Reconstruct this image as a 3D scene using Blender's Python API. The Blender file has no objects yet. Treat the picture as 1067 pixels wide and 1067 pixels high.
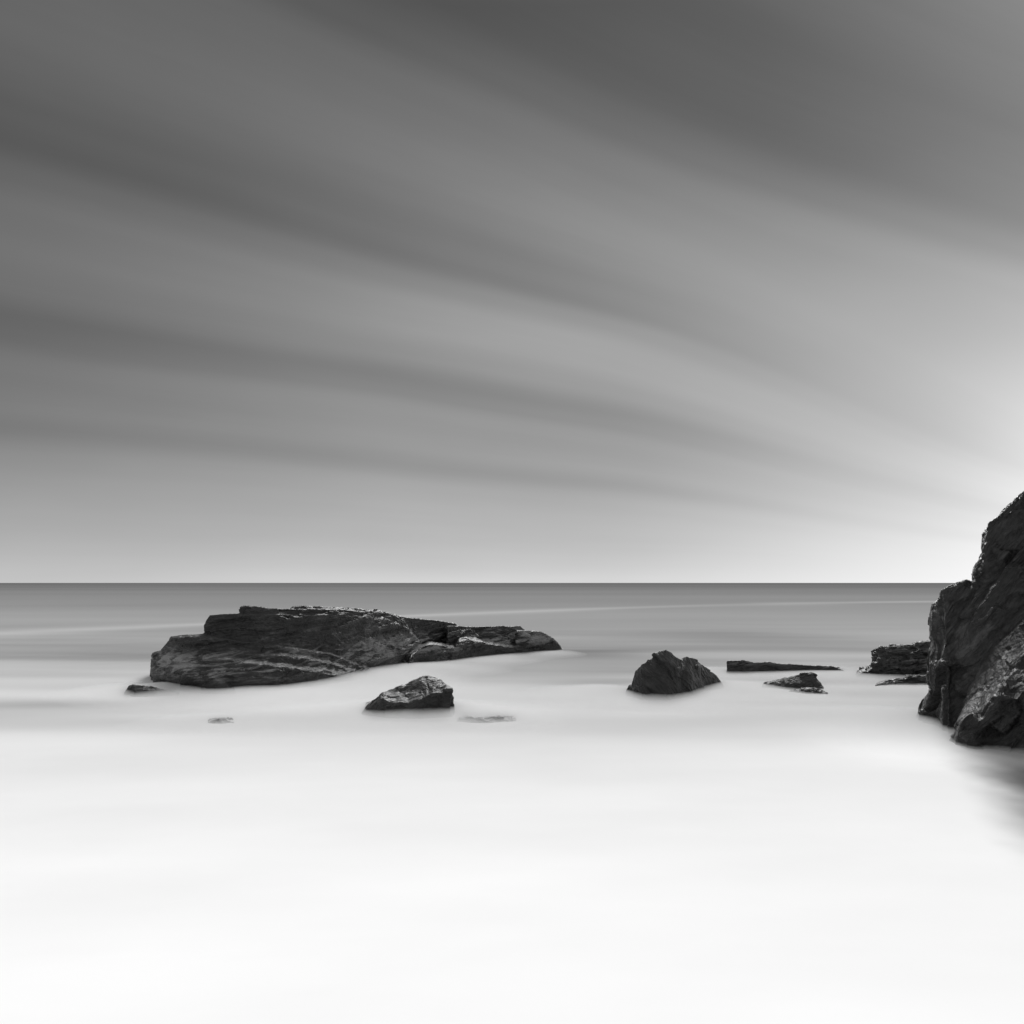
import bpy, math, os
import numpy as np

# ------------------------------------------------------------------ camera, sky, sun, exposure
sc = bpy.context.scene
COL = sc.collection
R = math.radians
IMG, F, HOR, CAM_H = 1067.0, 1000.0, 607.2, 4.0      # photograph size, focal length and horizon row in its pixels, eye height

cam_data = bpy.data.cameras.new("camera")
cam = bpy.data.objects.new("camera", cam_data)
COL.objects.link(cam)
cam.location = (0, 0, CAM_H)
cam.rotation_euler = (R(90), 0, 0)
cam_data.sensor_width = 36
cam_data.lens = 36 * F / IMG
cam_data.shift_y = (HOR - IMG / 2) / IMG
cam_data.clip_start = 0.1
cam_data.clip_end = 60000
sc.camera = cam

SUN_AZ, SUN_EL = 9.0, 35.0
sun_data = bpy.data.lights.new("sun", 'SUN')
sun_data.energy = 3.0
sun_data.angle = R(24)
sun_data.color = (1, 1, 1)
sun = bpy.data.objects.new("sun", sun_data)
COL.objects.link(sun)
sun.location = (20, 40, 40)
sun.rotation_euler = (R(90 - SUN_EL), 0, R(180 - SUN_AZ))

sc.view_settings.view_transform = 'Standard'
sc.view_settings.look = 'None'
sc.view_settings.exposure = 0
sc.view_settings.gamma = 1
sc.view_settings.use_curve_mapping = False
sc.render.engine = 'CYCLES'
sc.cycles.use_denoising = True
sc.cycles.max_bounces = 10
sc.cycles.volume_bounces = 5
sc.cycles.transparent_max_bounces = 16


class Nodes:
    """Short hand for building a node tree."""
    def __init__(self, tree):
        self.t = tree
        tree.nodes.clear()

    def new(self, kind, **props):
        n = self.t.nodes.new(kind)
        for k, v in props.items():
            setattr(n, k, v)
        return n

    def link(self, a, b):
        self.t.links.new(a, b)

    def put(self, socket, v):
        if isinstance(v, bpy.types.NodeSocket):
            self.link(v, socket)
        else:
            socket.default_value = v

    def m(self, op, a, b=None, c=None, clamp=False):
        n = self.new('ShaderNodeMath', operation=op, use_clamp=clamp)
        for i, v in enumerate((a, b, c)):
            if v is not None:
                self.put(n.inputs[i], v)
        return n.outputs[0]

    def ramp(self, fac, stops, interp='LINEAR'):
        n = self.new('ShaderNodeValToRGB')
        cr = n.color_ramp
        cr.interpolation = interp
        while len(cr.elements) < len(stops):
            cr.elements.new(0.5)
        for e, (p, v) in zip(cr.elements, stops):
            e.position = p
            e.color = (v, v, v, 1)
        self.put(n.inputs[0], fac)
        return n.outputs[0]

    def noise(self, vec, scale, detail=4, rough=0.55, dist=0.0):
        n = self.new('ShaderNodeTexNoise')
        self.link(vec, n.inputs['Vector'])
        n.inputs['Scale'].default_value = scale
        n.inputs['Detail'].default_value = detail
        n.inputs['Roughness'].default_value = rough
        n.inputs['Distortion'].default_value = dist
        return n.outputs['Fac']

    def comb(self, x, y, z):
        n = self.new('ShaderNodeCombineXYZ')
        for i, v in enumerate((x, y, z)):
            self.put(n.inputs[i], v)
        return n.outputs[0]


def build_sky():
    """Grey overcast sky: long cloud streaks drifting toward one point on the horizon, a glow low on the right."""
    w = bpy.data.worlds.new("World")
    sc.world = w
    w.use_nodes = True
    N = Nodes(w.node_tree)
    tc = N.new('ShaderNodeTexCoord')
    sep = N.new('ShaderNodeSeparateXYZ')
    N.link(tc.outputs['Generated'], sep.inputs[0])
    dx, dy, dz = sep.outputs
    m = N.m
    az = m('ARCTAN2', dx, dy)
    el = m('ARCSINE', m('MINIMUM', m('MAXIMUM', dz, -1.0), 1.0))
    el = m('MAXIMUM', el, 0.0)
    # clear-sky light behind the clouds, grey
    sky = N.new('ShaderNodeTexSky', sky_type='NISHITA', sun_disc=False)
    sky.sun_elevation = R(SUN_EL)
    sky.sun_rotation = R(SUN_AZ)
    bw = N.new('ShaderNodeRGBToBW')
    N.link(sky.outputs[0], bw.inputs[0])
    # brightness of the cloud deck against elevation (1 = 90 degrees): toward the left, ahead, and toward the light on the right
    e = m('DIVIDE', el, math.pi / 2)
    far = [(.42, .22), (.55, .42), (.8, .62), (1, .65)]  # overhead sky out of view, brightness added to light the water
    def deck(stops):
        return N.ramp(e, [(d / 90, v) for d, v in stops] + far)
    left = deck([(0, .54), (1, .47), (2.9, .375), (5.4, .305), (7, .262), (9.5, .226), (12, .195), (16, .160), (18, .145), (23, .128), (30, .118)])
    ahead = deck([(0, .66), (1, .57), (2.5, .485), (5, .413), (8, .365), (11, .355), (14.4, .345), (17, .30), (22.5, .195), (25, .165), (31, .118)])
    right = deck([(0, .92), (1, .87), (3, .77), (5.5, .64), (8, .56), (10.7, .50), (13, .43), (15.6, .375), (18, .31), (20.3, .26), (23, .225), (30, .205)])
    def span(a0, a1):
        n = N.new('ShaderNodeMapRange', interpolation_type='SMOOTHSTEP')
        N.put(n.inputs['Value'], az)
        n.inputs['From Min'].default_value = R(a0)
        n.inputs['From Max'].default_value = R(a1)
        return n.outputs[0]
    def mix(a_, b_, t):
        return m('ADD', m('MULTIPLY', a_, m('SUBTRACT', 1.0, t)), m('MULTIPLY', b_, t))
    prof = mix(mix(left, ahead, span(-33, 6)), right, span(4, 30))
    # brightness added to the unseen sky behind the viewer, to light the water
    back = N.new('ShaderNodeMapRange', interpolation_type='SMOOTHSTEP')
    N.put(back.inputs['Value'], m('ABSOLUTE', az))
    back.inputs['From Min'].default_value = 0.75
    back.inputs['From Max'].default_value = 2.0
    back.inputs['To Min'].default_value = 0.0
    back.inputs['To Max'].default_value = 0.30
    # streak coordinate: one value along each straight cloud line
    A = R(49.2)
    perp = m('ADD', m('MULTIPLY', dx, -math.cos(A)), m('MULTIPLY', dy, math.sin(A)))
    along = m('ADD', m('MULTIPLY', dx, math.sin(A)), m('MULTIPLY', dy, math.cos(A)))
    perp = m('MAXIMUM', m('ABSOLUTE', perp), 0.03)
    s = m('DIVIDE', m('MULTIPLY', dz, math.cos(A)), perp)          # = slope of the line seen from here
    bend = m('MAXIMUM', m('SUBTRACT', az, 0.06), 0.0)
    bend = m('MINIMUM', bend, 0.6)
    sq = m('MULTIPLY', bend, bend)
    low = m('SUBTRACT', 1.0, m('DIVIDE', m('SUBTRACT', s, 0.20), 0.25), clamp=True)
    bend = m('MULTIPLY', sq, m('MULTIPLY_ADD', low, 3.3, -1.0))
    s = m('MULTIPLY', s, m('ADD', bend, 1.0))
    # slow wander of the streaks
    lg = m('LOGARITHM', m('ADD', m('MULTIPLY', perp, 1.0), 0.02), 2.0)
    wv = N.comb(m('MULTIPLY', az, 1.3), m('MULTIPLY', s, 6.0), 3.1)
    wander = N.noise(wv, 1.0, 2, 0.5)
    s2 = m('MULTIPLY_ADD', m('SUBTRACT', wander, 0.5), 0.030, s)
    fine = N.noise(N.comb(m('MULTIPLY', az, 0.9), m('MULTIPLY', s, 14.0), 0.0), 1.0, 4, 0.5)
    s2 = m('MULTIPLY_ADD', m('SUBTRACT', fine, 0.5), 0.012, s2)
    P = N.ramp(s2, [(0, 1.0), (.055, 1.0), (.078, .97), (.0976, .76), (.112, .86), (.128, .82), (.142, .84), (.155, .70), (.168, .66), (.19, .86), (.212, 1.0),
                    (.234, 1.0), (.254, .84), (.274, .65), (.292, .74), (.325, .94), (.35, 1.04), (.41, 1.0), (.445, .74), (.50, .52), (.6, .53), (.7, .66),
                    (.82, .88), (1, 1.0)], 'EASE')
    hair = N.noise(N.comb(m('MULTIPLY', az, 1.6), m('MULTIPLY', s2, 55.0), 7.0), 1.0, 5, 0.6)
    patch = N.noise(N.comb(m('MULTIPLY', az, 3.0), m('MULTIPLY', s2, 9.0), 2.0), 1.0, 3, 0.5)
    P = m('MULTIPLY', P, m('MULTIPLY_ADD', m('SUBTRACT', fine, 0.5), 0.16, 1.0))
    P = m('MULTIPLY', P, m('MULTIPLY_ADD', m('SUBTRACT', hair, 0.5), 0.10, 1.0))
    P = m('MULTIPLY', P, m('MULTIPLY_ADD', m('SUBTRACT', patch, 0.5), 0.22, 1.0))
    near_sun = m('MULTIPLY', span(0, 22), m('SUBTRACT', 1.0, m('DIVIDE', m('SUBTRACT', s, 0.34), 0.14), clamp=True))
    P = m('MULTIPLY_ADD', m('SUBTRACT', P, 1.0), m('MULTIPLY_ADD', near_sun, -0.75, 1.0), 1.0)
    high = m('MULTIPLY', span(12, 28), m('DIVIDE', m('SUBTRACT', s, 0.34), 0.14, ), )
    high = m('MINIMUM', m('MAXIMUM', high, 0.0), span(12, 28))
    P = m('MULTIPLY_ADD', m('SUBTRACT', P, 1.0), m('MULTIPLY_ADD', high, -0.30, 1.0), 1.0)
    # glow low on the right
    def gauss(az0, el0, sa, se, amp):
        a = m('DIVIDE', m('SUBTRACT', az, az0), sa)
        b = m('DIVIDE', m('SUBTRACT', el, el0), se)
        q = m('ADD', m('MULTIPLY', a, a), m('MULTIPLY', b, b))
        return m('MULTIPLY', m('EXPONENT', m('MULTIPLY', q, -1.0)), amp)
    cl = m('ADD', m('MULTIPLY', prof, P), m('ADD', gauss(R(32), R(5.5), R(6), R(6), 0.20), gauss(R(42), R(22), R(15), R(16), 0.11)))
    cl = m('ADD', cl, back.outputs[0])
    val = m('ADD', m('MULTIPLY', cl, 10.0), m('MULTIPLY', bw.outputs[0], 0.02))
    bg = N.new('ShaderNodeBackground')
    bg.inputs['Strength'].default_value = 0.1
    N.link(val, bg.inputs['Color'])
    out = N.new('ShaderNodeOutputWorld')
    N.link(bg.outputs[0], out.inputs['Surface'])


build_sky()


# ------------------------------------------------------------------ noise in numpy
def _hash(ix, iy, iz, seed):
    h = (ix.astype(np.int64) * 73856093) ^ (iy.astype(np.int64) * 19349663) ^ (iz.astype(np.int64) * 83492791) ^ (seed * 2654435761)
    h = (h & 0xffffffff).astype(np.uint64)
    h = ((h ^ (h >> np.uint64(16))) * np.uint64(0x45d9f3b)) & np.uint64(0xffffffff)
    h = ((h ^ (h >> np.uint64(16))) * np.uint64(0x45d9f3b)) & np.uint64(0xffffffff)
    h = h ^ (h >> np.uint64(16))
    return h.astype(np.float64) / 4294967295.0


def vnoise(p, seed=0):
    i = np.floor(p).astype(np.int64)
    f = p - i
    f = f * f * f * (f * (f * 6 - 15) + 10)
    r = 0
    for a in (0, 1):
        for b in (0, 1):
            for c in (0, 1):
                w = (f[:, 0] if a else 1 - f[:, 0]) * (f[:, 1] if b else 1 - f[:, 1]) * (f[:, 2] if c else 1 - f[:, 2])
                r = r + w * _hash(i[:, 0] + a, i[:, 1] + b, i[:, 2] + c, seed)
    return r * 2 - 1


def fbm(p, octs=4, gain=0.5, seed=0):
    r, a = 0, 1.0
    for k in range(octs):
        r = r + a * vnoise(p * (2.03 ** k) + 17.3 * k, seed + k)
        a *= gain
    return r


def cells(p, seed=0):
    """Nearest cell: distance to its border, one random value, and a random tilted plane across it."""
    i = np.floor(p).astype(np.int64)
    n = len(p)
    d1 = np.full(n, 9.0); d2 = np.full(n, 9.0)
    rnd = np.zeros(n); plane = np.zeros(n)
    for a in (-1, 0, 1):
        for b in (-1, 0, 1):
            for c in (-1, 0, 1):
                q = [i[:, 0] + a, i[:, 1] + b, i[:, 2] + c]
                fx = np.stack([q[k] + _hash(*q, seed + 11 * k + 1) for k in range(3)], 1)
                v = p - fx
                d = np.sqrt((v * v).sum(1))
                near = d < d1
                d2 = np.where(near, d1, np.minimum(d2, d))
                d1 = np.where(near, d, d1)
                g = np.stack([_hash(*q, seed + 50 + k) * 2 - 1 for k in range(3)], 1)
                rnd = np.where(near, _hash(*q, seed + 91) * 2 - 1, rnd)
                plane = np.where(near, (g * v).sum(1), plane)
    return d2 - d1, rnd, plane


def rot(axis, deg):
    c, s = math.cos(R(deg)), math.sin(R(deg))
    return np.array({'x': [[1, 0, 0], [0, c, -s], [0, s, c]],
                     'y': [[c, 0, s], [0, 1, 0], [-s, 0, c]],
                     'z': [[c, -s, 0], [s, c, 0], [0, 0, 1]]}[axis])


# ------------------------------------------------------------------ materials
def rock_material(name, dark=0.030, light=0.075, bump=0.6, dip=(0, 8, 0), rough=0.42, spec=0.3, beds=0.0, ledge_light=0.0):
    mat = bpy.data.materials.new(name)
    mat.use_nodes = True
    N = Nodes(mat.node_tree)
    m = N.m
    geo = N.new('ShaderNodeNewGeometry')
    mp = N.new('ShaderNodeMapping')
    N.link(geo.outputs['Position'], mp.inputs[0])
    mp.inputs['Rotation'].default_value = tuple(R(a) for a in dip)
    pos = mp.outputs[0]
    st = N.new('ShaderNodeMapping')
    N.link(pos, st.inputs[0])
    st.inputs['Scale'].default_value = (1.0, 1.0, 5.5)
    bed = N.noise(st.outputs[0], 0.9, 8, 0.62, 0.6)
    blot = N.noise(pos, 0.55, 5, 0.55)
    grit = N.noise(pos, 7.0, 6, 0.65)
    t = m('ADD', m('MULTIPLY', bed, 0.55), m('MULTIPLY', blot, 0.45))
    t = m('MULTIPLY_ADD', m('SUBTRACT', grit, 0.5), 0.22, t)
    base = N.ramp(t, [(0.30, dark * 0.5), (0.47, dark), (0.57, dark * 1.6), (0.68, light)])
    if ledge_light:                                                # skylight on the lower ledges, painted as pale streaks in the rock colour
        zs = N.new('ShaderNodeSeparateXYZ')
        N.link(geo.outputs['Position'], zs.inputs[0])
        z = zs.outputs[2]
        belt = m('MULTIPLY', m('DIVIDE', m('SUBTRACT', z, 0.30), 0.35, clamp=True), m('SUBTRACT', 1.0, m('DIVIDE', m('SUBTRACT', z, 1.15), 0.5), clamp=True), clamp=True)
        spread = N.noise(st.outputs[0], 0.75, 7, 0.68, 1.2)
        where = N.noise(pos, 0.28, 3, 0.5)
        q_ = m('ADD', m('MULTIPLY', spread, 0.75), m('MULTIPLY', where, 0.45))
        msk = m('MULTIPLY', belt, m('DIVIDE', m('SUBTRACT', q_, 0.575), 0.10, clamp=True), clamp=True)
        mx = N.new('ShaderNodeMix', data_type='FLOAT')
        N.link(msk, mx.inputs[0])
        N.link(base, mx.inputs[2])
        mx.inputs[3].default_value = ledge_light
        base = mx.outputs[0]
    bs = N.new('ShaderNodeBsdfPrincipled')
    N.link(base, bs.inputs['Base Color'])
    N.put(bs.inputs['Roughness'], m('MULTIPLY_ADD', grit, 0.35, rough - 0.17))
    bs.inputs['Specular IOR Level'].default_value = spec
    vor = N.new('ShaderNodeTexVoronoi', feature='DISTANCE_TO_EDGE')
    wp = N.new('ShaderNodeVectorMath', operation='ADD')
    N.link(st.outputs[0], wp.inputs[0])
    N.link(N.comb(m('MULTIPLY', bed, 0.9), m('MULTIPLY', blot, 0.9), m('MULTIPLY', grit, 0.25)), wp.inputs[1])
    N.link(wp.outputs[0], vor.inputs['Vector'])
    vor.inputs['Scale'].default_value = 0.9
    crack = m('MINIMUM', m('MULTIPLY', vor.outputs['Distance'], 14.0), 1.0)
    chip = N.new('ShaderNodeTexVoronoi', feature='F1', distance='CHEBYCHEV')
    N.link(wp.outputs[0], chip.inputs['Vector'])
    chip.inputs['Scale'].default_value = 2.6
    chip2 = N.new('ShaderNodeTexVoronoi', feature='F1')
    N.link(wp.outputs[0], chip2.inputs['Vector'])
    chip2.inputs['Scale'].default_value = 7.0
    h = m('ADD', m('MULTIPLY', bed, 0.16), m('MULTIPLY', grit, 0.05))
    h = m('MULTIPLY_ADD', crack, 0.03, h)
    h = m('MULTIPLY_ADD', chip.outputs['Distance'], 0.09, h)
    h = m('MULTIPLY_ADD', chip2.outputs['Distance'], 0.035, h)
    h = m('MULTIPLY_ADD', N.noise(pos, 2.2, 6, 0.6, 0.4), 0.08, h)
    if beds:                                                 # open bedding cracks, uneven in spacing and length
        sx = N.new('ShaderNodeSeparateXYZ')
        N.link(pos, sx.inputs[0])
        for freq, amt, sh in ((2.3, 1.0, 0.0), (5.1, 0.5, 3.7)):
            lv = m('MULTIPLY_ADD', blot, 1.1, m('MULTIPLY', sx.outputs[2], freq))
            lv = m('ADD', lv, m('MULTIPLY', bed, 0.5))
            fr = m('FRACT', m('ADD', lv, sh))
            gap = m('MINIMUM', m('MULTIPLY', m('MINIMUM', fr, m('SUBTRACT', 1.0, fr)), 9.0), 1.0)
            step = m('FRACT', m('MULTIPLY', m('SINE', m('MULTIPLY', m('FLOOR', m('ADD', lv, sh)), 12.9898)), 437.58))
            h = m('MULTIPLY_ADD', gap, beds * amt, h)
            h = m('MULTIPLY_ADD', step, beds * amt * 1.6, h)
    bp = N.new('ShaderNodeBump')
    bp.inputs['Strength'].default_value = bump
    bp.inputs['Distance'].default_value = 1.0
    N.link(h, bp.inputs['Height'])
    N.link(bp.outputs[0], bs.inputs['Normal'])
    out = N.new('ShaderNodeOutputMaterial')
    N.link(bs.outputs[0], out.inputs['Surface'])
    return mat


# ------------------------------------------------------------------ rock builder
def poly(pts, u):
    a = np.array(pts, float)
    return np.interp(u, a[:, 0], a[:, 1])


def add_loft(V, Fc, top, base, ledges=(), lean=0.4, thick=2.0, taper=12, ncol=220, drop=0.16, sub=-0.6, wobble=1.0, crest_at=None, shelf=0.08, setback=0.0, tread=None):
    """A closed rock body: waterline in front, risers and ledges up to the crest, then a back face.
    top, base, ledges are read off the photograph; each gets its own distance, so sizes are in metres."""
    us = [np.linspace(top[0][0], top[-1][0], ncol)]
    for x, _ in top:
        us.append(np.array([x - 0.35, x, x + 0.35]))
    u = np.unique(np.clip(np.concatenate(us), top[0][0], top[-1][0]))
    n = len(u)
    yt, yb = poly(top, u), poly(base, u)
    d0 = CAM_H * F / (yb - HOR) + setback
    tp = np.clip(np.minimum(u - u[0], u[-1] - u) / taper, 0.0, 1.0)
    tp = 0.12 + 0.88 * np.sqrt(tp * (2 - tp))
    th = (poly(thick, u) if not np.isscalar(thick) else np.full(n, thick)) * tp
    ln = (poly(lean, u) if not np.isscalar(lean) else np.full(n, lean)) * tp

    def pt(y, d):
        return np.stack([(u - IMG / 2) / F * d, d, CAM_H - (y - HOR) / F * d], 1)

    def xz(d, z):
        return np.stack([(u - IMG / 2) / F * d, d, z], 1)
    rows = []
    zb = np.zeros(n)
    rows.append(xz(d0 - 0.15 * tp, np.full(n, sub)))
    rows.append(xz(d0, zb))
    s = np.zeros(n)
    prev_y = yb.copy()
    uz = np.zeros(n)
    for q, led in enumerate(ledges):                        # from the lowest up
        line, depth = led[0], led[1]
        riser = led[2] if len(led) > 2 else 0.12
        back = np.maximum(poly(led[3], u) - d0 - s, 0.08) if len(led) > 3 else None
        wob = np.stack([u / 9, uz + 3.3 * q, uz], 1)
        y = np.clip(poly(line, u) + 0.9 * wobble * fbm(wob, 3, 0.6, 15), yt, prev_y)
        rise = (prev_y - y) / np.maximum(prev_y - yt, 1e-6)
        dep = (poly(depth, u) if not np.isscalar(depth) else np.full(n, depth)) * tp
        var = np.clip(0.85 + wobble * (0.45 * fbm(wob * 1.3 + 9.1, 4, 0.7, 16) - 0.05), 0.35, 1.0)
        step = riser * tp * np.clip(rise, 0, 1) if back is None else back
        d = d0 + s + step
        p = pt(y, d)
        rows.append(p)
        rows.append(xz(d + dep * var, p[:, 2] + shelf * dep * var))
        s = s + step + dep
        prev_y = y
    if crest_at is not None:
        ln = np.maximum(poly(crest_at, u) - d0 - s, 0.1)
    d = d0 + s + ln
    crest = pt(yt, d)
    low = rows[-1]
    for f in (0.35, 0.7):
        q = low * (1 - f) + crest * f
        q[:, 1] = d0 + s + ln * (f ** 1.6)
        q[:, 0] = (u - IMG / 2) / F * q[:, 1]
        rows.append(q)
    rows.append(crest)
    zc = crest[:, 2]
    view = np.maximum((CAM_H - zc) / d, 0)
    if tread is None:
        rows.append(xz(d + th * 0.55, zc - th * 0.55 * (drop * .7 + view)))
        rows.append(xz(d + th, np.maximum(zc - th * (drop * 1.4 + view) - 0.12 * zc, 0.02)))
    else:                                                   # a bed whose top is seen: it rises under the next one
        rows.append(xz(d + th * 0.35, zc + np.minimum(th * 0.35, 0.8) * tread))
        rows.append(xz(d + th, np.maximum(zc * 0.85, 0.02)))
    rows.append(xz(d + th * 1.15 + 0.1, zc * 0.4))
    rows.append(xz(d + th * 1.25 + 0.2, np.full(n, sub)))
    off = len(V)
    k = len(rows)
    V.extend(np.stack(rows, 1).reshape(-1, 3).tolist())
    for i in range(n - 1):
        for j in range(k):
            a, b = off + i * k + j, off + i * k + (j + 1) % k
            Fc.append((a, b, b + k, a + k))
    Fc.append(tuple(off + j for j in range(k))[::-1])
    Fc.append(tuple(off + (n - 1) * k + j for j in range(k)))


def finish_rock(name, V, Fc, voxel, mat, seed, frame, amp, label, category, group=None,
                cell=1.0, aniso=(1.0, 1.0, 0.35), layer=0.25, rough=0.8, lay_amp=1.0, carve=None, fade=None, big=None, fine=0.0):
    me = bpy.data.meshes.new(name)
    me.from_pydata(V, [], Fc)
    me.validate()
    ob = bpy.data.objects.new(name, me)
    COL.objects.link(ob)
    md = ob.modifiers.new("remesh", 'REMESH')
    md.mode = 'VOXEL'
    md.voxel_size = voxel
    md.adaptivity = 0
    dg = bpy.context.evaluated_depsgraph_get()
    dg.update()
    nm = bpy.data.meshes.new_from_object(ob.evaluated_get(dg))
    ob.modifiers.clear()
    ob.data = nm
    bpy.data.meshes.remove(me)
    nm.name = name
    n = len(nm.vertices)
    co = np.empty(n * 3); nm.vertices.foreach_get('co', co); co = co.reshape(-1, 3)
    no = np.empty(n * 3); nm.vertices.foreach_get('normal', no); no = no.reshape(-1, 3)
    ne = len(nm.edges)
    ed = np.empty(ne * 2, int); nm.edges.foreach_get('vertices', ed); ed = ed.reshape(-1, 2)
    for _ in range(6):                                       # smoothed normals to push along
        acc = no.copy()
        for k in range(3):
            acc[:, k] += np.bincount(ed[:, 0], no[ed[:, 1], k], n) + np.bincount(ed[:, 1], no[ed[:, 0], k], n)
        no = acc / np.maximum(np.linalg.norm(acc, axis=1, keepdims=True), 1e-9)
    q = co @ frame.T
    warp = np.stack([fbm(q * 0.7 + 5 * k, 3, 0.5, seed + 7 * k) for k in range(3)], 1)
    qa = (q + warp * 0.25 * cell) / np.array(aniso) / cell
    b1, r1, p1 = cells(qa, seed)
    b2, r2, p2 = cells(qa * 2.3 + 4.1, seed + 300)
    b3, r3, p3 = cells(qa * 5.1 + 9.7, seed + 600)
    disp = amp * (0.6 * r1 + 1.1 * p1 - 0.22 * np.exp(-b1 * 26))
    disp += amp * rough * (0.45 * (0.5 * r2 + 1.1 * p2 - 0.15 * np.exp(-b2 * 20)) + 0.15 * (0.5 * r3 + 0.9 * p3))
    if layer:
        h = q[:, 2] + 0.10 * fbm(q * np.array([.35, .35, .2]), 3, 0.5, seed + 40)
        ly = np.floor(h / layer)
        fr = h / layer - ly
        cx = np.floor(q[:, 0] / (layer * 8) + 3.7 * _hash(ly, ly, ly, seed + 5) + 0.35 * warp[:, 0])
        cy = np.floor(q[:, 1] / (layer * 8) + 3.7 * _hash(ly, ly, ly, seed + 6) + 0.35 * warp[:, 1])
        side = np.sqrt(np.clip(1 - (no @ frame.T)[:, 2] ** 2, 0, 1))
        disp += side * amp * lay_amp * (1.0 * (_hash(cx, cy, ly, seed + 8) - 0.5) + 0.8 * (_hash(ly, ly, ly, seed + 9) - 0.5)
                                        - 0.45 * np.exp(-fr * 8))
    disp += amp * 0.22 * fbm(q * 1.5, 4, 0.5, seed + 70)
    if fine:
        b4, r4, p4 = cells(qa * 9.7 + 2.2, seed + 1200)
        disp += fine * (0.5 * r4 + 1.0 * p4 - 0.3 * np.exp(-b4 * 10))
    if big is not None:                                     # broad buttresses and hollows on the side facing the sea
        bs_, amp_ = big
        b0, r0, p0 = cells((q + warp * 0.3 * bs_) / np.array(aniso) / bs_, seed + 900)
        disp += amp_ * (0.7 * r0 + 1.0 * p0) * np.clip(0.15 - no[:, 1], 0, 1)
    if fade is not None:
        disp = disp * fade(co, no)
    if carve is not None:
        disp += carve(co)
    co = co + no * disp[:, None]
    nm.vertices.foreach_set('co', co.ravel())
    nm.materials.clear()
    nm.materials.append(mat)
    nm.polygons.foreach_set('use_smooth', [True] * len(nm.polygons))
    nm.update()
    # origin at the foot of the rock
    c = co.mean(0); c[2] = 0
    nm.transform(__import__('mathutils').Matrix.Translation((-c[0], -c[1], 0)))
    ob.location = (c[0], c[1], 0)
    ob["label"] = label
    ob["category"] = category
    if group:
        ob["group"] = group
    return ob


rock_wet = rock_material("dark wet layered rock", 0.024, 0.11, 0.5, (0, 6, 0), 0.48, 0.26, 0.05, 0.22)
rock_round = rock_material("dark wet boulder rock", 0.028, 0.10, 0.55, (20, 25, 0), 0.5, 0.24)
rock_split = rock_material("dark slant bedded rock", 0.024, 0.13, 0.55, (0, -48, 0), 0.48, 0.28)
rock_cliff = rock_material("dark cliff rock", 0.021, 0.085, 0.7, (0, 50, 15), 0.38, 0.24)

FEET = []       # (waterline in the photograph, reach in metres, strength): where the surf breaks on the rocks


# --- the long layered islet
V, Fc = [], []
islet_base = [(158, 709), (161, 715), (190, 721), (217, 723.5), (250, 723), (290, 721), (330, 716), (350, 713), (380, 707.5), (400, 702.5),
              (420, 698.5), (437, 694), (460, 691.5), (484, 687.5), (500, 685), (520, 683.5), (550, 681.5), (586, 678)]
# the beds of the islet, from the lowest at the front to the cap: outline, how far back its face stands, how deep it is
beds = [([(160, 701), (163, 697), (176, 696), (200, 697), (217, 702), (235, 712), (245, 720)], 0.0, 2.0, .25),
        ([(158, 694), (161, 688.5), (166, 686.5), (185, 687.5), (205, 690), (215, 687.5), (225, 686.5), (240, 688), (256, 691), (280, 694), (303, 696),
          (322, 698.5), (354, 703), (380, 706.5)], 0.45, 3.0, .32),
        ([(228, 681), (240, 680), (270, 683), (300, 684), (330, 688), (350, 692), (367, 699)], 1.05, 2.0, .25),
        ([(164.5, 687), (171, 677), (176, 668), (178, 665.5), (195, 663.8), (213, 662.8), (235, 665.5), (251, 668), (290, 673), (327, 678.5), (345, 681),
          (360, 687), (380, 695), (395, 702)], 1.5, 4.0, .03),
        ([(213.6, 652), (214.5, 648), (219, 640.8), (235, 639.8), (252, 639.5), (300, 640), (340, 640), (380, 642), (405, 646), (425, 655), (437, 668), (446, 692)], 2.25, 5.0),
        ([(218, 657), (235, 654), (290, 653), (340, 657), (372, 662), (400, 672), (415, 690)], 2.1, 3.0, .15),
        ([(250.8, 634), (251.8, 631.4), (256, 630.6), (271, 631.5), (275, 633.2), (305, 633.6), (350, 634.5), (390, 637), (402, 638), (412, 641), (423, 648),
          (432, 662), (438, 680)], 2.42, 4.5),
        ([(303.8, 633), (304.6, 630.8), (325, 631), (350, 632.5), (374, 633.2), (388, 635.6), (390, 634), (394, 634.2), (396, 636.2), (402, 637.3), (412, 639.5),
          (420, 643)], 2.65, 4.0),
        ([(395, 641), (412, 640), (423, 643), (440, 644.8), (455, 646.2), (474, 649), (480, 653), (485, 668), (489, 686)], 2.9, 4.0),
        ([(424, 695), (428, 684), (437, 676), (446, 672), (460, 672), (476, 675), (484, 688)], 1.1, 2.5, .1),
        ([(466, 652), (478, 651.8), (497, 652.8), (516, 652.3), (542, 652), (547, 656.5), (551, 668), (556, 681)], 1.9, 3.5),
        ([(484, 664), (500, 661), (516, 661), (530, 664), (536, 676)], 1.6, 2.0, .15),
        ([(468, 691), (472, 680), (478, 669), (486, 667), (510, 671), (545, 676), (552, 681)], 0.7, 2.0, .2),
        ([(538, 657), (557, 657), (564, 658), (570, 661), (577, 665), (583, 672), (586.5, 677.5)], 1.0, 2.5)]
for bed_top, bed_back, bed_deep, *bed_tread in beds:
    add_loft(V, Fc, bed_top, islet_base, lean=0.12, thick=bed_deep, taper=5, ncol=140, drop=0.06, setback=bed_back, tread=bed_tread[0] if bed_tread else None)
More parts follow.
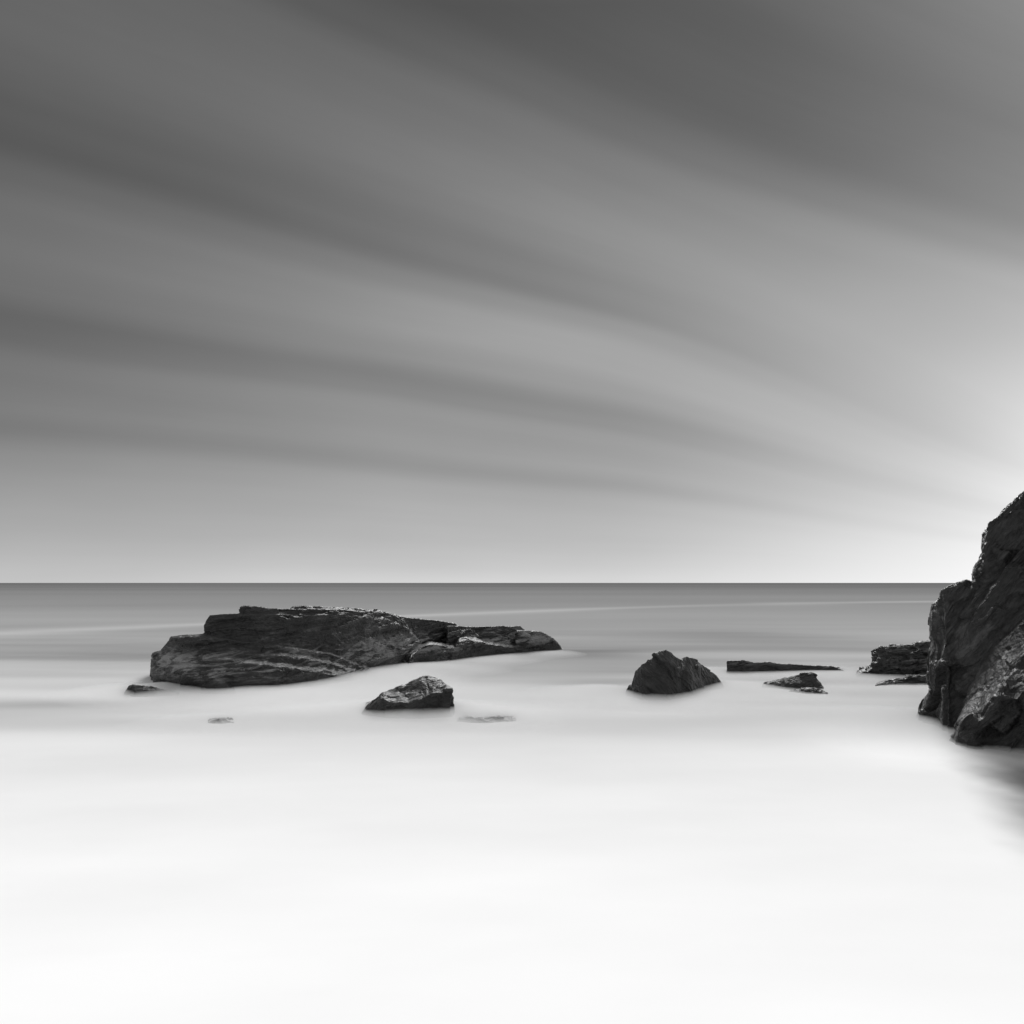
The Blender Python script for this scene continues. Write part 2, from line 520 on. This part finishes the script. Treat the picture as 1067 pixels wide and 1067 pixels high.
finish_rock("rock_islet", V, Fc, 0.048, rock_wet, 3, rot('y', 7) @ rot('x', -4), 0.095,
            "long dark layered rock ridge with stepped ledges, largest rock standing in the sea", "rock", cell=1.9, aniso=(1.3, 1.3, 0.4), layer=0.34, rough=.8, lay_amp=1.3, fine=0.015,
            fade=lambda c, no: np.interp(c[:, 1], [38, 44], [1.0, 0.8]) * (1 - 0.6 * np.clip(no[:, 2], 0, 1)))

# --- loose rocks
def rock(name, top, base, label, seed, ledges=(), lean=0.3, thick=1.2, taper=8, voxel=0.03, amp=0.07, cell=0.55, aniso=(1, 1, .6),
         frame=None, layer=0.0, mat=None, rough=0.8, category="rock", group="loose rocks in the shallow sea", drop=0.16):
    V, Fc = [], []
    add_loft(V, Fc, top, base, ledges, lean, thick, taper, 160, drop)
    return finish_rock(name, V, Fc, voxel, mat or rock_round, seed, np.eye(3) if frame is None else frame, amp, label, category, group,
                       cell, aniso, layer, rough)


rock("flat_rock", [(130, 720.5), (135, 714), (150, 714.6), (160, 716.4), (175, 719.5), (186, 722)], [(130, 724), (140, 726.5), (160, 726), (186, 724.5)],
     "small flat slab poking out of the water at the left foot of the layered ridge", 21, thick=.8, lean=.5, voxel=.022, amp=.035, cell=.5,
     aniso=(1, 1, .3), mat=rock_wet)
rock("boulder", [(378, 742.5), (384, 736), (392, 728.5), (399, 722), (410, 718.5), (420, 716), (430, 709.5), (438, 705.5), (446, 704.6), (454, 706),
                 (463, 710), (469.5, 716), (470.5, 720), (469.8, 728), (470.5, 737), (470.8, 742)],
     [(378, 745), (400, 748.5), (440, 749), (471, 747)],
     "angular boulder with pale cracked sloping top, in front of the layered ridge", 31,
     ledges=[([(378, 743), (399, 727), (412, 732), (427, 732.5), (440, 727), (455, 721), (468, 719), (471, 719)], [(378, .3), (400, .9), (440, 1.1), (471, .6)])],
     lean=.9, thick=1.3, taper=12, amp=.06, cell=.6, voxel=.026)
rock("awash_rock", [(476, 750.5), (480, 748), (488, 747.2), (496, 749.2), (504, 747.8), (512, 746.2), (522, 747), (532, 747.6), (538, 749.6)],
     [(476, 752.2), (500, 753.4), (520, 752.6), (538, 751.6)],
     "thin low rock barely above the water, right of the angular boulder", 41, thick=.7, taper=8, voxel=.02, amp=.05, cell=.4, aniso=(1, 1, .35), mat=rock_wet)
rock("awash_rock", [(217, 752.4), (222, 750.8), (228, 749.4), (234, 749.5), (239, 751), (243, 752.4)], [(217, 753.4), (230, 754), (243, 753.4)],
     "faint hump of rock almost drowned in white water, lower left", 42, thick=.5, taper=6, voxel=.02, amp=.03, cell=.4, aniso=(1, 1, .4), mat=rock_wet)
rock("split_rock", [(653, 722), (656.5, 715), (660, 713.5), (662, 701), (664, 696), (672, 690), (682, 682), (687, 679.5), (694, 677.8), (698, 679), (703, 683),
                    (709.5, 686.8), (712, 684.6), (716, 683.6), (722, 685), (728, 689), (738, 698), (746, 703.5), (750, 710), (753, 715)],
     [(653, 725), (670, 729.5), (695, 730), (720, 725.5), (735, 720), (753, 717)],
     "peaked dark boulder split by a slanting cleft, between the ridge and the long slab", 51, lean=[(653, .4), (694, 1.1), (706, .8), (710, 1.3), (716, .9), (753, .5)],
     thick=1.8, taper=14, amp=.05, cell=1.1, aniso=(.4, 1, 1.3), mat=rock_split, rough=1.2, frame=rot('y', 42), voxel=.028)
rock("slab_rock", [(757, 700), (757.6, 688.2), (766, 687.8), (775, 688.2), (786, 690.4), (797, 689.6), (815, 692), (832, 692.6), (850, 693.8), (862, 694.6), (866, 694),
                   (874, 696.6), (883, 700)], [(757, 701.8), (800, 701.4), (850, 700.8), (883, 700.8)],
     "long straight low slab tapering to the right, behind the other loose rocks", 61, thick=1.4, taper=4, amp=.035, cell=.8, aniso=(1.5, 1, .4), voxel=.03, mat=rock_wet,
     lean=.15)
rock("wedge_rock", [(794, 714), (797, 711.6), (808, 708.8), (822, 705), (836, 701.4), (845, 701.2), (850, 704), (854, 710), (858, 716)],
     [(794, 716.4), (820, 718.5), (845, 719), (858, 718)],
     "low wedge shaped rock rising to the right, just in front of the long slab", 71, thick=1.1, taper=9, amp=.05, cell=.5, lean=.5, voxel=.028)
rock("awash_rock", [(822, 719.5), (832, 718.2), (844, 716), (850, 716.2), (856, 719), (862, 722)], [(822, 721), (840, 723), (862, 723.4)],
     "thin rim of wet stone awash at the foot of the wedge shaped rock", 81, thick=.5, taper=7, amp=.05, cell=.3, aniso=(1, 1, .4), voxel=.02)
rock("ledge_rock", [(894, 703), (896, 699.5), (899, 697.2), (903, 697.6), (909.5, 693), (910.5, 680), (918, 676), (928, 672), (940, 670.4), (952, 671.2), (962, 669.5),
                    (972, 668), (990, 664), (1004, 666)], [(894, 705.5), (915, 707), (950, 707.5), (1004, 706)],
     "rough dark rock ledge jutting from the foot of the cliff, behind its left edge", 91,
     ledges=[([(894, 704), (909, 698), (930, 695), (972, 696), (1004, 690)], .35)], lean=.7, thick=2.2, taper=9, amp=.11, cell=.7, aniso=(1, 1, .5), layer=.22,
     frame=rot('y', -6), voxel=.034, mat=rock_wet)
rock("flat_rock", [(912, 713.5), (918, 710.8), (930, 707.6), (945, 704.5), (955, 703.2), (968, 703.4), (985, 704), (998, 706)],
     [(912, 715), (930, 713.6), (960, 713.5), (998, 713.8)],
     "pale edged flat rock lying in the water between the rock ledge and the cliff foot", 95, thick=.8, taper=9, amp=.05, cell=.45, aniso=(1, 1, .35), voxel=.026,
     mat=rock_wet)

# --- the cliff at the right
V, Fc = [], []
cliff_top = [(957, 748.5), (958.5, 744), (961, 735), (963.5, 729), (967, 723), (970.5, 719), (972, 640), (973, 627), (980.5, 622), (982, 614.5), (989, 609),
             (1000, 606), (1008, 604), (1014.5, 604.5), (1016.5, 591), (1020, 584), (1025, 574), (1026, 560), (1027.5, 548), (1034, 541), (1043, 533), (1050, 526),
             (1057, 520), (1063, 515), (1070, 510), (1085, 497), (1110, 470), (1160, 440), (1220, 400), (1320, 370), (1450, 330), (1600, 300), (1900, 290)]
cliff_base = [(957, 750.5), (963, 753), (973, 755), (982, 758), (990, 769), (997, 776), (1020, 780), (1067, 784), (1150, 789), (1300, 800), (1500, 818), (1900, 862)]
buttress = [(957, 752), (990, 766), (992, 768), (998, 752), (1006, 732), (1012, 716), (1020, 699), (1030, 684), (1040, 672), (1067, 645), (1150, 590), (1300, 560),
            (1500, 540), (1900, 520)]
shoulder = [(957, 750), (969, 722), (972, 690), (985, 690), (996, 690), (1003, 668), (1014, 640), (1030, 620), (1050, 590), (1067, 570), (1150, 520), (1300, 480), (1900, 430)]
knee = [(957, 752), (996, 769), (1003, 752), (1012, 745), (1022, 752), (1032, 737), (1044, 722), (1056, 728), (1067, 712), (1150, 700), (1300, 700), (1900, 700)]
add_loft(V, Fc, cliff_top, cliff_base,
         [(knee, [(957, .1), (990, .1), (1010, .3), (1900, .4)]),
          (buttress, [(957, 0), (985, .05), (1005, .3), (1067, .6), (1900, 1.0)], 1.5, [(957, 20), (985, 25.4), (1016, 25.3), (1067, 24.7), (1300, 22.5), (1900, 17.5)]),
          (shoulder, [(957, .1), (985, .15), (1016, .3), (1067, .5), (1900, 1.0)], 1.2, [(957, 20), (985, 26.3), (1016, 26.2), (1067, 25.9), (1300, 24), (1900, 19.5)])],
         crest_at=[(957, 20), (969, 27.4), (985, 27.2), (1016, 27.2), (1067, 26.8), (1300, 26), (1900, 22)],
         lean=[(957, .5), (969, .8), (980, 1.0), (1016, 1.0), (1026, .9), (1067, .9), (1900, 2)],
         thick=[(957, 1.5), (969, 2), (971, 5), (1016, 7), (1067, 9), (1300, 12), (1900, 14)], taper=22, ncol=520, drop=.05, sub=-.8, wobble=0.0)
finish_rock("sea_cliff", V, Fc, 0.045, rock_cliff, 7, rot('y', -40) @ rot('z', 18), 0.14,
            "tall dark rugged sea cliff rising out of the white water at the right edge", "cliff", cell=1.7, aniso=(.5, 1.2, 1.5), layer=0, rough=2.3, big=(2.6, 0.38), fine=0.018,
            fade=lambda c, no: np.interp(c[:, 0] / c[:, 1], [.44, .483, .52, .56], [.6, .55, .75, 1.0]) * (1 - 0.6 * np.clip(no[:, 2], 0, 1)))


# ------------------------------------------------------------------ the sea
def build_sea():
    a_f = np.linspace(-48, 48, 560)
    a_b = np.linspace(48, 312, 60)[1:-1]
    ang = np.radians(np.concatenate([a_f, a_b]))
    rad = np.concatenate([[0.0], np.geomspace(2.5, 25000, 440)])
    na, nr = len(ang), len(rad)
    A, Rr = np.meshgrid(ang, rad[1:])
    x = (np.sin(A) * Rr).ravel(); y = (np.cos(A) * Rr).ravel()
    X = np.concatenate([[0.0], x]); Y = np.concatenate([[0.0], y])
    n = len(X)
    idx = 1 + np.arange((nr - 1) * na).reshape(nr - 1, na)
    nxt = np.roll(idx, -1, 1)
    quads = np.stack([idx[:-1], nxt[:-1], nxt[1:], idx[1:]], -1).reshape(-1, 4)[:, ::-1]
    tris = np.stack([np.zeros(na, int), idx[0], nxt[0]], -1)[:, ::-1]
    faces = quads.tolist() + tris.tolist()
    me = bpy.data.meshes.new("sea")
    me.from_pydata(np.stack([X, Y, np.zeros(n)], 1).tolist(), [], faces)
    # foam left by the surf during the long exposure: thick in the shallows, thinning offshore
    off = np.maximum(Y, 4.0)
    L = np.log2(off)
    rows = [(1067, .90), (950, .89), (900, .87), (860, .84), (820, .785), (795, .75), (780, .715), (765, .66), (750, .57), (735, .515), (720, .49), (705, .47),
            (690, .435), (675, .40), (660, .375), (645, .35), (632, .30), (622, .25), (615, .198), (611, .172), (608.5, .150)]
    lx = [math.log2(CAM_H * F / (r - HOR)) for r, _ in rows]
    foam_and_shade = np.interp(L, lx, [v for _, v in rows])
    zz = np.zeros(n)
    shore = np.clip((L - 4.3) / 0.8, 0, 1)
    n1 = fbm(np.stack([X / 22 + 0.02 * Y, (Y + 0.06 * X + 1.5 * vnoise(np.stack([X / 14, Y / 20, zz], 1), 3)) / 4.5, zz], 1), 3, 0.5, 11)
    n2 = fbm(np.stack([X / 60, (Y - .25 * X) / 30, zz], 1), 3, 0.45, 23)
    n3 = fbm(np.stack([X / 400, Y / 150, zz], 1), 3, 0.5, 13)
    near = np.clip((6.6 - L) / 1.2, 0, 1)
    mid = np.clip((8.0 - L) / 1.6, 0, 1)
    foam_and_shade = foam_and_shade * (1 + shore * (0.28 * n1 * near + 0.12 * n2 * mid + 0.10 * n3))
    # slicks and foam drifts drawn out by the swell (place and half-size from the photograph, laid out on the water)
    for u, v, du, dv, tilt, amt in [(610, 681, 80, 6, .01, -.36), (640, 716, 75, 7, .0, -.26), (60, 733, 120, 6, -.02, -.26), (40, 762, 110, 6, -.02, -.03), (770, 663, 90, 9, .0, -.16),
                                    (240, 742, 150, 6, -.05, .10), (80, 715, 80, 8, .0, -.08), (560, 700, 60, 8, -.05, .10), (330, 762, 130, 6, -.06, -.02), (800, 740, 120, 7, .0, -.05),
                                    (620, 755, 90, 5, .0, -.02), (860, 690, 60, 9, .0, .10), (690, 745, 70, 6, .0, .05), (120, 690, 60, 12, .0, -.04), (500, 735, 60, 6, .0, .05), (925, 772, 75, 22, .0, .16)]:
        d = CAM_H * F / (v - HOR)
        cx_, wx, wy = (u - IMG / 2) / F * d, du / F * d, dv / (v - HOR) * d
        ex = (X - cx_) / wx
        ey = (Y - d - tilt * -8 * (X - cx_) + 0.5 * wy * n1) / wy
        foam_and_shade *= 1 + amt * np.exp(-ex ** 2 - ey ** 2)
    # shadow and reflection of the cliff on the water, painted by darkening the foam
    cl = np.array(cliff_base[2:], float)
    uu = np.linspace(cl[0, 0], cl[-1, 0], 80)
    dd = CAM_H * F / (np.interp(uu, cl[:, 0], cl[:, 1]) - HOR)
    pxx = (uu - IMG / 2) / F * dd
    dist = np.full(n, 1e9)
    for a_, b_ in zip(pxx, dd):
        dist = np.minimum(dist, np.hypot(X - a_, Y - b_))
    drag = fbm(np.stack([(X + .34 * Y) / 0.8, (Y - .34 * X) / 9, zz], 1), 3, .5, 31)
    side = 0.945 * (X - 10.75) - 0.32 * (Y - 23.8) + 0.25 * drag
    cliff_shade = np.clip((side + 0.40) / 1.7, 0, 1) * np.clip((Y - 9.5) / 6.5, 0, 1) * np.clip((28 - Y) / 2, 0, 1) * np.clip((14 - dist) / 5, 0, 1)
    foam_and_shade *= 1 - 0.86 * cliff_shade * cliff_shade * (3 - 2 * cliff_shade)
    # faint wash of drifting foam in the shallows
    n4 = fbm(np.stack([(X + .4 * Y) / 5, (Y - .2 * X) / 2.2, zz], 1), 4, .55, 41)
    foam_and_shade *= 1 + 0.03 * n4 * np.clip((5.2 - L) / .6, 0, 1)
    # one long foam line along a breaking swell, from near the islet out to the right
    pc = np.polyfit([-60, -40, -30, -10, 27, 87, 160], [52, 75, 92, 121, 161, 203, 232], 4)
    g = np.polyval(pc, np.clip(X, -70, 170))
    w = (0.05 + 0.05 * np.clip(-(X + 15) / 20, 0, 1)) * np.maximum(g, 10) * (1 + 0.3 * vnoise(np.stack([X / 25, zz, zz], 1), 6))
    wig = 0.5 + 0.5 * fbm(np.stack([X / 30, zz, zz], 1), 2, .5, 5)
    foam_and_shade += np.where((Y > 30) & (np.abs(X) < 150), (0.06 + 0.07 * wig) * np.exp(-np.abs((Y - g) / w) ** 1.6), 0)
    at = me.attributes.new("foam_and_shade", 'FLOAT', 'POINT')
    at.data.foreach_set('value', np.clip(foam_and_shade, 0.02, 0.92))
    ob = bpy.data.objects.new("sea", me)
    COL.objects.link(ob)
    ob["kind"] = "structure"
    mat = bpy.data.materials.new("milky sea water")
    mat.use_nodes = True
    N = Nodes(mat.node_tree)
    fa = N.new('ShaderNodeAttribute', attribute_name="foam_and_shade")
    geo = N.new('ShaderNodeNewGeometry')
    mp = N.new('ShaderNodeMapping')
    N.link(geo.outputs['Position'], mp.inputs[0])
    mp.inputs['Scale'].default_value = (0.05, 0.35, 1)
    fine = N.noise(mp.outputs[0], 1.0, 6, 0.6, 0.4)
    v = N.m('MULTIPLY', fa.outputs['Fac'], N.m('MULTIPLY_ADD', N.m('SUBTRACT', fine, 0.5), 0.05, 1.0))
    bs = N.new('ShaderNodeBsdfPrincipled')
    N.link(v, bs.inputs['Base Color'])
    bs.inputs['Roughness'].default_value = 0.6
    bs.inputs['Specular IOR Level'].default_value = 0.0
    out = N.new('ShaderNodeOutputMaterial')
    N.link(bs.outputs[0], out.inputs['Surface'])
    me.materials.append(mat)
    me.polygons.foreach_set('use_smooth', [True] * len(me.polygons))


build_sea()


# ------------------------------------------------------------------ surf mist: averaged spray lying round the foot of every rock
def build_mist():
    lines = [([(u, v) for u, v in islet_base[2:11]], .28, 4.0), ([(u, v) for u, v in islet_base[10:-1]], .11, 4.2), ([(378, 745.5), (440, 747), (471, 745.5)], .25, 3.2),
             ([(217, 753.6), (243, 753.6)], .15, 2.5), ([(653, 725), (680, 728), (710, 726), (753, 718)], .25, 3.5),
             ([(757, 701.8), (883, 701)], .15, 4), ([(794, 717), (845, 719.5), (860, 718.5)], .09, 2.5), ([(894, 706), (975, 708)], .19, 3.5),
             ([(476, 752.5), (538, 752)], .08, 2), ([(957, 751), (982, 758), (997, 771), (1067, 778), (1300, 796)], .22, 2.8)]
    xs = np.linspace(-42, 42, 320); ys = np.geomspace(10, 90, 320)
    X, Y = np.meshgrid(xs, ys)
    X = X.ravel(); Y = Y.ravel()
    H = np.full(len(X), 0.0)
    for pts, hgt, reach in lines:
        a = np.array(pts, float)
        uu = np.linspace(a[0, 0], a[-1, 0], 60)
        vv = np.interp(uu, a[:, 0], a[:, 1])
        d = CAM_H * F / (vv - HOR)
        px = (uu - IMG / 2) / F * d
        dist = np.full(len(X), 1e9)
        for i in range(len(px) - 1):
            ax, ay, bx, by = px[i], d[i], px[i + 1], d[i + 1]
            t = np.clip(((X - ax) * (bx - ax) + (Y - ay) * (by - ay)) / max((bx - ax) ** 2 + (by - ay) ** 2, 1e-9), 0, 1)
            dist = np.minimum(dist, np.hypot(X - ax - t * (bx - ax), Y - ay - t * (by - ay)))
        H = (H ** 6 + (hgt * np.exp(-(dist / reach) ** 2)) ** 6) ** (1 / 6)
    edge = np.clip((41 - np.abs(X)) / 12, 0, 1) * np.clip((Y - 10.5) / 9, 0, 1) * np.clip((88 - Y) / 25, 0, 1)
    H = H + 0.30 * H * fbm(np.stack([X / 2.6, Y / 4.0, 0 * X], 1), 2, 0.5, 77)
    Z = -0.06 + (1.0 + 0.05 / max(H.max(), 1e-6)) * H * edge * edge * (3 - 2 * edge)
    nx, ny = len(xs), len(ys)
    idx = np.arange(nx * ny).reshape(ny, nx)
    topf = np.stack([idx[:-1, :-1], idx[:-1, 1:], idx[1:, 1:], idx[1:, :-1]], -1).reshape(-1, 4)
    V = np.stack([X, Y, Z], 1)
    B = V.copy(); B[:, 2] = -0.2
    n = nx * ny
    f = topf.tolist() + (topf[:, ::-1] + n).tolist()
    ring = np.concatenate([idx[0, :-1], idx[:-1, -1], idx[-1, :0:-1], idx[:0:-1, 0]])
    rn = np.roll(ring, -1)
    f += np.stack([ring, ring + n, rn + n, rn], -1).tolist()
    me = bpy.data.meshes.new("surf_mist")
    me.from_pydata(np.concatenate([V, B]).tolist(), [], f)
    ob = bpy.data.objects.new("surf_mist", me)
    COL.objects.link(ob)
    ob["kind"] = "stuff"
    ob["label"] = "thin white surf mist lying on the water round the rocks"
    ob["category"] = "mist"
    mat = bpy.data.materials.new("surf mist")
    mat.use_nodes = True
    N = Nodes(mat.node_tree)
    pv = N.new('ShaderNodeVolumePrincipled')
    pv.inputs['Color'].default_value = (.88, .88, .88, 1)
    pv.inputs['Density'].default_value = 1.5
    out = N.new('ShaderNodeOutputMaterial')
    N.link(pv.outputs[0], out.inputs['Volume'])
    me.materials.append(mat)


build_mist()
